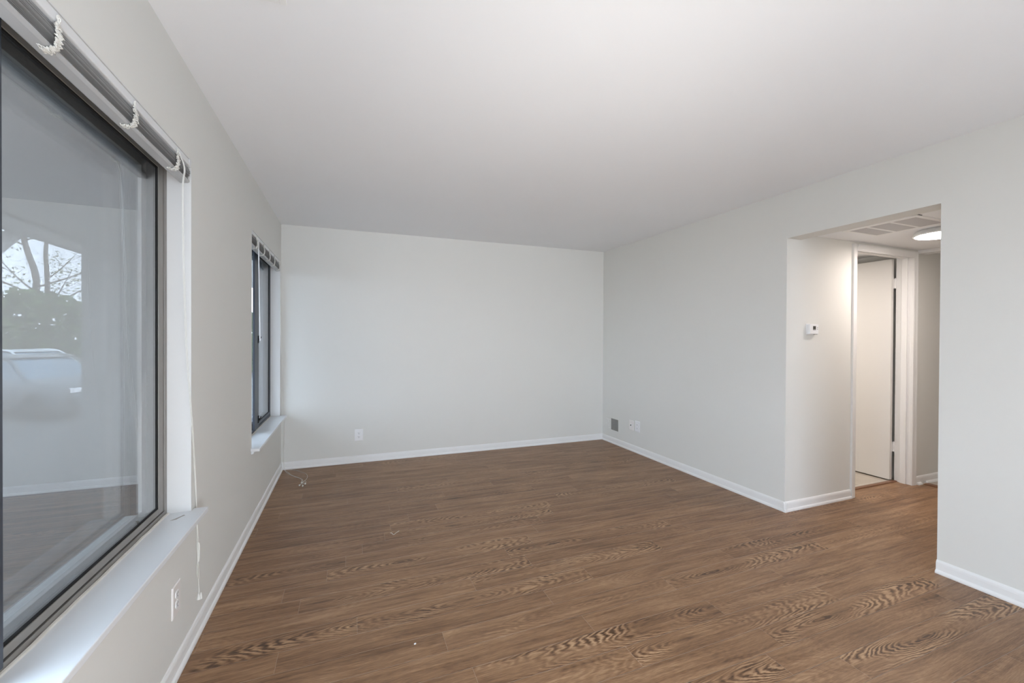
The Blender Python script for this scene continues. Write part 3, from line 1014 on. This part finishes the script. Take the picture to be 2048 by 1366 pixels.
# ================================================================== thermostat
mtx = local_frame('B', 3.400, 1.402, YH)
t = thing('thermostat', 'small white digital thermostat on the hall wall left of the door', 'thermostat', mtx @ Vector((0, 0, 0)))
bm = new_bm()
bx(bm, -0.056, 0.052, -0.042, 0.042, 0, 0.006)
obj('mounting_base', place(bm, mtx), M['plastic'], t, 0.002)
bm = new_bm()
bx(bm, -0.052, 0.048, -0.039, 0.039, 0.005, 0.030)
obj('housing', place(bm, mtx), M['plastic'], t, 0.005, segs=3)
bm = new_bm()
bx(bm, -0.019, 0.013, -0.006, 0.024, 0.029, 0.0306)
scr = obj('screen', place(bm, mtx), M['lcd'], t)
bm = new_bm()
bx(bm, -0.017, 0.011, -0.0015, 0.0, 0.0302, 0.0309)
obj('screen_line', place(bm, mtx), M['plastic'], scr)
for cy in (0.013, 0.0):
    bm = new_bm()
    sgn = 1 if cy > 0.005 else -1
    prism(bm, [(0.027, cy - 0.003 * sgn), (0.038, cy - 0.003 * sgn), (0.0325, cy + 0.004 * sgn)], 'z', 0.0295, 0.0312)
    obj('button', place(bm, mtx), M['steel'], t)
bm = new_bm()
bx(bm, 0.012, 0.040, -0.0425, -0.038, 0.012, 0.026)
obj('mode_switch', place(bm, mtx), M['steel'], t, 0.001)

# ================================================================== hall ceiling light and return grille
t = thing('ceiling_light', 'round flush ceiling lamp glowing warm white in the hall', 'ceiling light', (4.10, 1.742, HALLZ))
bm = new_bm()
base = Matrix.Translation((4.10, 1.742, HALLZ))
lathe(bm, [(0.150, 0.0), (0.156, -0.006), (0.170, -0.030), (0.171, -0.036), (0.167, -0.040), (0.158, -0.040), (0.156, -0.034), (0.0, -0.034)], 64, base)
obj('housing', bm, M['trim'], t, smooth=True)
bm = new_bm()
lathe(bm, [(0.155, -0.0345), (0.155, -0.041), (0.13, -0.044), (0.06, -0.046), (0.0, -0.0465)], 64, base)
obj('diffuser', bm, M['diffuser'], t, smooth=True)

t = thing('return_air_grille', 'white return air grille with three panels in the hall ceiling', 'grille', (3.66, 1.82, HALLZ))
bm = new_bm()
gx0, gx1, gy0, gy1 = 3.45, 3.862, 1.600, 2.045
z0, z1 = HALLZ - 0.007, HALLZ
frame_ring(bm, 'z', z0, z1, gx0, gx1, gy0, gy1, 0.045, 0.035, 0.026, 0.024)
for yy in (1.764, 1.904):
    bx(bm, gx0 + 0.045, gx1 - 0.035, yy - 0.009, yy + 0.009, z0, z1)
obj('grille_frame', bm, M['trim'], t, 0.0015)
bm = new_bm()
bx(bm, gx0 - 0.005, gx0 + 0.05, gy0 - 0.006, gy0 - 0.001, HALLZ - 0.003, HALLZ)
bx(bm, gx0 - 0.005, gx0 - 0.0005, gy0 - 0.0055, gy0 + 0.03, HALLZ - 0.003, HALLZ)
obj('gap_shadow_strip', bm, M['dark'], t)  # solid dark strips drawn as the shadow in the gap beside the frame
for (ya, yb) in ((1.626, 1.755), (1.773, 1.895), (1.913, 2.021)):
    bm = new_bm()
    n = 26
    xa, xb = gx0 + 0.046, gx1 - 0.036
    for i in range(n):
        xx = xa + (xb - xa) * (i + 0.15) / n
        prism(bm, [(xx, HALLZ - 0.0008), (xx + 0.003, HALLZ - 0.0008), (xx + 0.0095, HALLZ - 0.0055), (xx + 0.0065, HALLZ - 0.0055)], 'y', ya, yb)
    obj('louvre_panel', bm, M['grille'], t)

# ================================================================== ceiling register (only its corner is in view)
t = thing('ceiling_register', 'white ceiling register cut off by the top of the picture', 'ceiling register', (-0.345, 1.528, H))
bm = new_bm()
rx0, rx1, ry0, ry1 = -0.50, -0.197, 1.455, 1.604
frame_ring(bm, 'z', H - 0.006, H + 0.001, rx0, rx1, ry0, ry1, 0.022, 0.022, 0.022, 0.022)
obj('register_frame', bm, M['trim'], t, 0.0015)
bm = new_bm()
for i in range(9):
    yy = ry0 + 0.026 + i * 0.0112
    prism(bm, [(yy, H - 0.0005), (yy + 0.0015, H - 0.0005), (yy + 0.008, H - 0.008), (yy + 0.0065, H - 0.008)], 'x', rx0 + 0.02, rx1 - 0.02)
obj('louvres', bm, M['trim'], t)
bm = new_bm()
bx(bm, rx0 + 0.04, rx0 + 0.046, ry0 + 0.06, ry0 + 0.09, H - 0.02, H - 0.004)
obj('damper_lever', bm, M['trim'], t)

# ================================================================== scraps on the floor
bm = new_bm()
tube(bm, [(0.262, 2.925, 0.0015), (0.272, 2.922, 0.0018), (0.275, 2.905, 0.0015), (0.284, 2.893, 0.0018), (0.300, 2.912, 0.0022), (0.322, 2.935, 0.0015)], 0.0014, 5, 5)
tag(obj('thread_scrap', bm, M['cord'], smooth=True), 'tiny pale bent thread lying on the middle of the plank floor', 'scrap')
bm = new_bm()
lathe(bm, [(0.0, 0.0002), (0.004, 0.0006), (0.0036, 0.0028), (0.0, 0.0036)], 7, Matrix.Translation((0.268, 1.823, 0)) @ Matrix.Scale(1.4, 4, (1, 0.4, 0)))
tag(obj('paint_flake', bm, M['plastic']), 'tiny white paint flake lying on the near plank floor', 'scrap')

# ================================================================== unseen glazed door, added behind the camera for fill light
t = struct_empty('window_3', (1.3, YREAR, 0), 'unseen glazed door added behind the viewpoint to let in fill light', 'window')
bm = new_bm()
frame_ring(bm, 'y', YREAR - 0.08, YREAR - 0.02, 0.1, 2.5, 0.0, 2.1, 0.05, 0.05, 0.05, 0.05)
bx(bm, 1.27, 1.33, YREAR - 0.07, YREAR - 0.03, 0.05, 2.05)
obj('door_frame', bm, M['bronze'], t)
bm = new_bm()
bx(bm, 0.15, 2.45, YREAR - 0.053, YREAR - 0.047, 0.05, 2.05)
obj('glass_pane', bm, M['glass'], t)

# ================================================================== outdoors
GZ = -0.60
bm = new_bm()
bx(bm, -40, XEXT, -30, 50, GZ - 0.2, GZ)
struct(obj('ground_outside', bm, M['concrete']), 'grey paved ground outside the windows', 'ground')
# short wing wall between the two windows and the walkway roof beyond it
bm = new_bm()
bx(bm, -1.258, XEXT, 2.76, 2.92, GZ, 2.9)
struct(obj('wall_outside_wing', bm, M['render']), 'grey wing wall outside between the windows', 'wall')
bm = new_bm()
bx(bm, -2.65, XEXT, 1.9, 9.5, 2.285, 2.45)
struct(obj('roof_outside', bm, M['soffit']), 'walkway roof outside the far window', 'roof')
t = thing('walkway_beam', 'grey timber beam under the walkway roof, seen faintly through the big window', 'beam', (-2.5, 6.2, 1.9))
bm = new_bm()
bx(bm, -2.56, -2.44, 3.7, 9.4, 2.16, 2.24)
obj('beam', bm, M['soffit'], t, 0.006)
for yy in (4.0, 9.3):
    bm = new_bm()
    bx(bm, -2.56, -2.44, yy - 0.06, yy + 0.06, GZ, 2.16)
    obj('post', bm, M['soffit'], t, 0.006)
bm = new_bm()
prism(bm, [(4.05, 1.66), (4.05, 1.76), (4.55, 2.16), (4.67, 2.16)], 'x', -2.53, -2.47)
obj('brace', bm, M['soffit'], t)
for yy in (3.8, 6.6, 9.3):
    bm = new_bm()
    bx(bm, -2.53, -2.47, yy - 0.03, yy + 0.03, 2.24, 2.285)
    obj('packer', bm, M['soffit'], t)

def build_tree(x, y, h, label, seed):
    rng = random.Random(seed)
    t = thing('tree', label, 'tree', (x, y, GZ), 'trees beyond the car park')
    bm = new_bm()
    trunk = [(x + rng.uniform(-0.1, 0.1) * i, y + rng.uniform(-0.1, 0.1) * i, GZ - 0.05 + h * i / 5) for i in range(6)]
    tube(bm, trunk, [0.22, 0.17, 0.14, 0.11, 0.07, 0.03], 10, 5)
    tips = []
    for b in range(11):
        f = rng.uniform(0.25, 0.95)
        i = int(f * 5)
        p = Vector(trunk[i]).lerp(Vector(trunk[min(5, i + 1)]), f * 5 - i)
        an = rng.uniform(0, 2 * math.pi)
        ln = h * rng.uniform(0.2, 0.36) * (1.15 - 0.5 * f)
        q = p + Vector((math.cos(an) * ln * 0.5, math.sin(an) * ln * 0.5, ln * 0.25))
        r = p + Vector((math.cos(an) * ln, math.sin(an) * ln, ln * 0.55))
        tube(bm, [p, q, r], [0.06 * (1.2 - f), 0.04 * (1.2 - f), 0.012], 6, 4)
        tips += [q, r, (p + q) / 2]
        for s in range(3):
            a2 = an + rng.uniform(-1, 1)
            rr = q.lerp(r, rng.random())
            e = rr + Vector((math.cos(a2), math.sin(a2), rng.uniform(0, 0.8))) * ln * 0.35
            tube(bm, [rr, (rr + e) / 2, e], 0.012, 5, 2)
            tips.append(e)
    obj('trunk', bm, M['bark'], t, smooth=True)
    bm = new_bm()
    for p in tips:
        for k in range(20):
            c = p + Vector((rng.gauss(0, 0.38), rng.gauss(0, 0.38), rng.gauss(0, 0.28)))
            a = Vector((rng.uniform(-1, 1), rng.uniform(-1, 1), rng.uniform(-0.6, 0.6))).normalized()
            b = a.orthogonal().normalized()
            s = rng.uniform(0.05, 0.12)
            vs = [bm.verts.new(c + a * s), bm.verts.new(c + b * s * 0.5), bm.verts.new(c - a * s), bm.verts.new(c - b * s * 0.5)]
            bm.faces.new(vs)
    lf = obj('foliage', bm, M['leaf'], t)
for i, (x, y, h, lab) in enumerate(((-15.2, 29.0, 12.0, 'nearer tree with a thick trunk, faint in the left part of the big window'), (-18.9, 37.5, 13.0, 'farther tree standing right of the nearer one behind the hedge outside'))):
    build_tree(x, y, h, lab, 40 + i)

def build_hedge():
    rng = random.Random(5)
    bm = new_bm()
    for k in range(9000):
        s = rng.random()
        x0, y0 = -26.0 + 22.0 * s, 24.0 + 2.6 * s
        c = Vector((x0 + rng.uniform(-0.5, 0.5), y0 + rng.uniform(-0.5, 0.5), GZ + rng.uniform(0.02, 1.0) * (3.6 + 0.4 * math.sin(s * 25))))
        a = Vector((rng.uniform(-1, 1), rng.uniform(-1, 1), rng.uniform(-1, 1))).normalized()
        b = a.orthogonal().normalized()
        s2 = rng.uniform(0.14, 0.26)
        bm.faces.new([bm.verts.new(c + a * s2), bm.verts.new(c + b * s2 * 0.7), bm.verts.new(c - a * s2), bm.verts.new(c - b * s2 * 0.7)])
    o = obj('hedge', bm, M['hedge'])
    tag(o, 'long green hedge behind the parked cars outside', 'hedge')
    o['kind'] = 'stuff'
build_hedge()

def build_car(x, y, rz, paint_mat, label):
    t = thing('parked_car', label, 'car', (x, y, GZ), 'cars parked outside')
    R = Matrix.Translation((x, y, GZ)) @ Matrix.Rotation(rz, 4, 'Z')
    # body: lofted sections along the length (x), rounded across
    secs = [(-2.15, 0.70, 0.42, 0.62), (-2.05, 0.80, 0.28, 0.80), (-1.5, 0.87, 0.22, 0.88), (-0.8, 0.89, 0.20, 0.92), (0.4, 0.89, 0.20, 0.93), (1.3, 0.88, 0.20, 0.95), (1.9, 0.84, 0.26, 0.93), (2.1, 0.76, 0.34, 0.82), (2.17, 0.66, 0.42, 0.62)]
    bm = new_bm()
    rings = []
    for (sx, hw, zb, zt) in secs:
        prof = [(-hw * 0.9, zb), (-hw, zb + 0.10), (-hw, zt - 0.22), (-hw * 0.95, zt - 0.06), (-hw * 0.82, zt), (hw * 0.82, zt), (hw * 0.95, zt - 0.06), (hw, zt - 0.22), (hw, zb + 0.10), (hw * 0.9, zb)]
        rings.append([bm.verts.new((sx, a, b)) for a, b in prof])
    for A, Bq in zip(rings, rings[1:]):
        for i in range(len(A)):
            bm.faces.new((A[i], A[(i + 1) % len(A)], Bq[(i + 1) % len(A)], Bq[i]))
    bm.faces.new(rings[0][::-1])
    bm.faces.new(rings[-1])
    o = obj('body', place(bm, R), paint_mat, t, smooth=True)
    # cabin
    bm = new_bm()
    sec = [(-0.95, 0.80, 0.90, 0.92), (-0.25, 0.66, 0.90, 1.38), (0.5, 0.65, 0.92, 1.43), (1.2, 0.66, 0.93, 1.36), (1.95, 0.76, 0.92, 0.95)]
    rings = []
    for (sx, hw, zb, zt) in sec:
        prof = [(-0.80, zb - 0.02), (-hw, zt - 0.04), (-hw * 0.85, zt), (hw * 0.85, zt), (hw, zt - 0.04), (0.80, zb - 0.02)]
        rings.append([bm.verts.new((sx, a, b)) for a, b in prof])
    for A, Bq in zip(rings, rings[1:]):
        for i in range(len(A)):
            bm.faces.new((A[i], A[(i + 1) % len(A)], Bq[(i + 1) % len(A)], Bq[i]))
    bm.faces.new(rings[0][::-1])
    bm.faces.new(rings[-1])
    obj('windows', place(bm, R), M['carglass'], t)
    bm = new_bm()
    prism(bm, [(-0.30, 1.385), (0.5, 1.435), (1.25, 1.365), (1.25, 1.385), (0.5, 1.455), (-0.30, 1.405)], 'y', -0.62, 0.62)
    for sy in (-1, 1):
        tube(bm, [(-1.0, sy * 0.79, 0.90), (-0.28, sy * 0.655, 1.385), (0.5, sy * 0.645, 1.435), (1.22, sy * 0.655, 1.365), (1.98, sy * 0.765, 0.93)], 0.03, 6, 3)
        tube(bm, [(0.45, sy * 0.81, 0.90), (0.48, sy * 0.66, 1.42)], 0.03, 6, 1)
    obj('roof', place(bm, R), paint_mat, t)
    for sx in (-1.35, 1.35):
        for sy in (-0.80, 0.80):
            bm = new_bm()
            W = R @ Matrix.Translation((sx, sy, 0.32)) @ Matrix.Rotation(math.pi / 2, 4, 'X')
            lathe(bm, [(0.20, -0.10), (0.30, -0.10), (0.32, -0.07), (0.32, 0.07), (0.30, 0.10), (0.20, 0.10)], 24, W)
            w = obj('wheel', bm, M['rubber'], t)
            bm = new_bm()
            lathe(bm, [(0.0, -0.09), (0.19, -0.095), (0.195, -0.09), (0.195, 0.09), (0.19, 0.095), (0.0, 0.09)], 20, W)
            obj('hub_cap', bm, M['chrome'], w)
    for sx, mm in ((-2.11, M['chrome']), (2.115, M['lens_red'])):
        for sy in (-0.60, 0.60):
            bm = new_bm()
            bx(bm, sx - 0.05, sx + 0.05, sy - 0.13, sy + 0.13, 0.62, 0.74)
            obj('headlamp' if sx < 0 else 'tail_lamp', place(bm, R), mm, t, 0.015)
    return t
build_car(-7.4, 14.2, math.radians(150), M['carpaint'], 'blue-grey car parked closest to the big window outside')
build_car(-10.4, 19.8, math.radians(150), M['carwhite'], 'white car parked farther off outside, near the hedge')
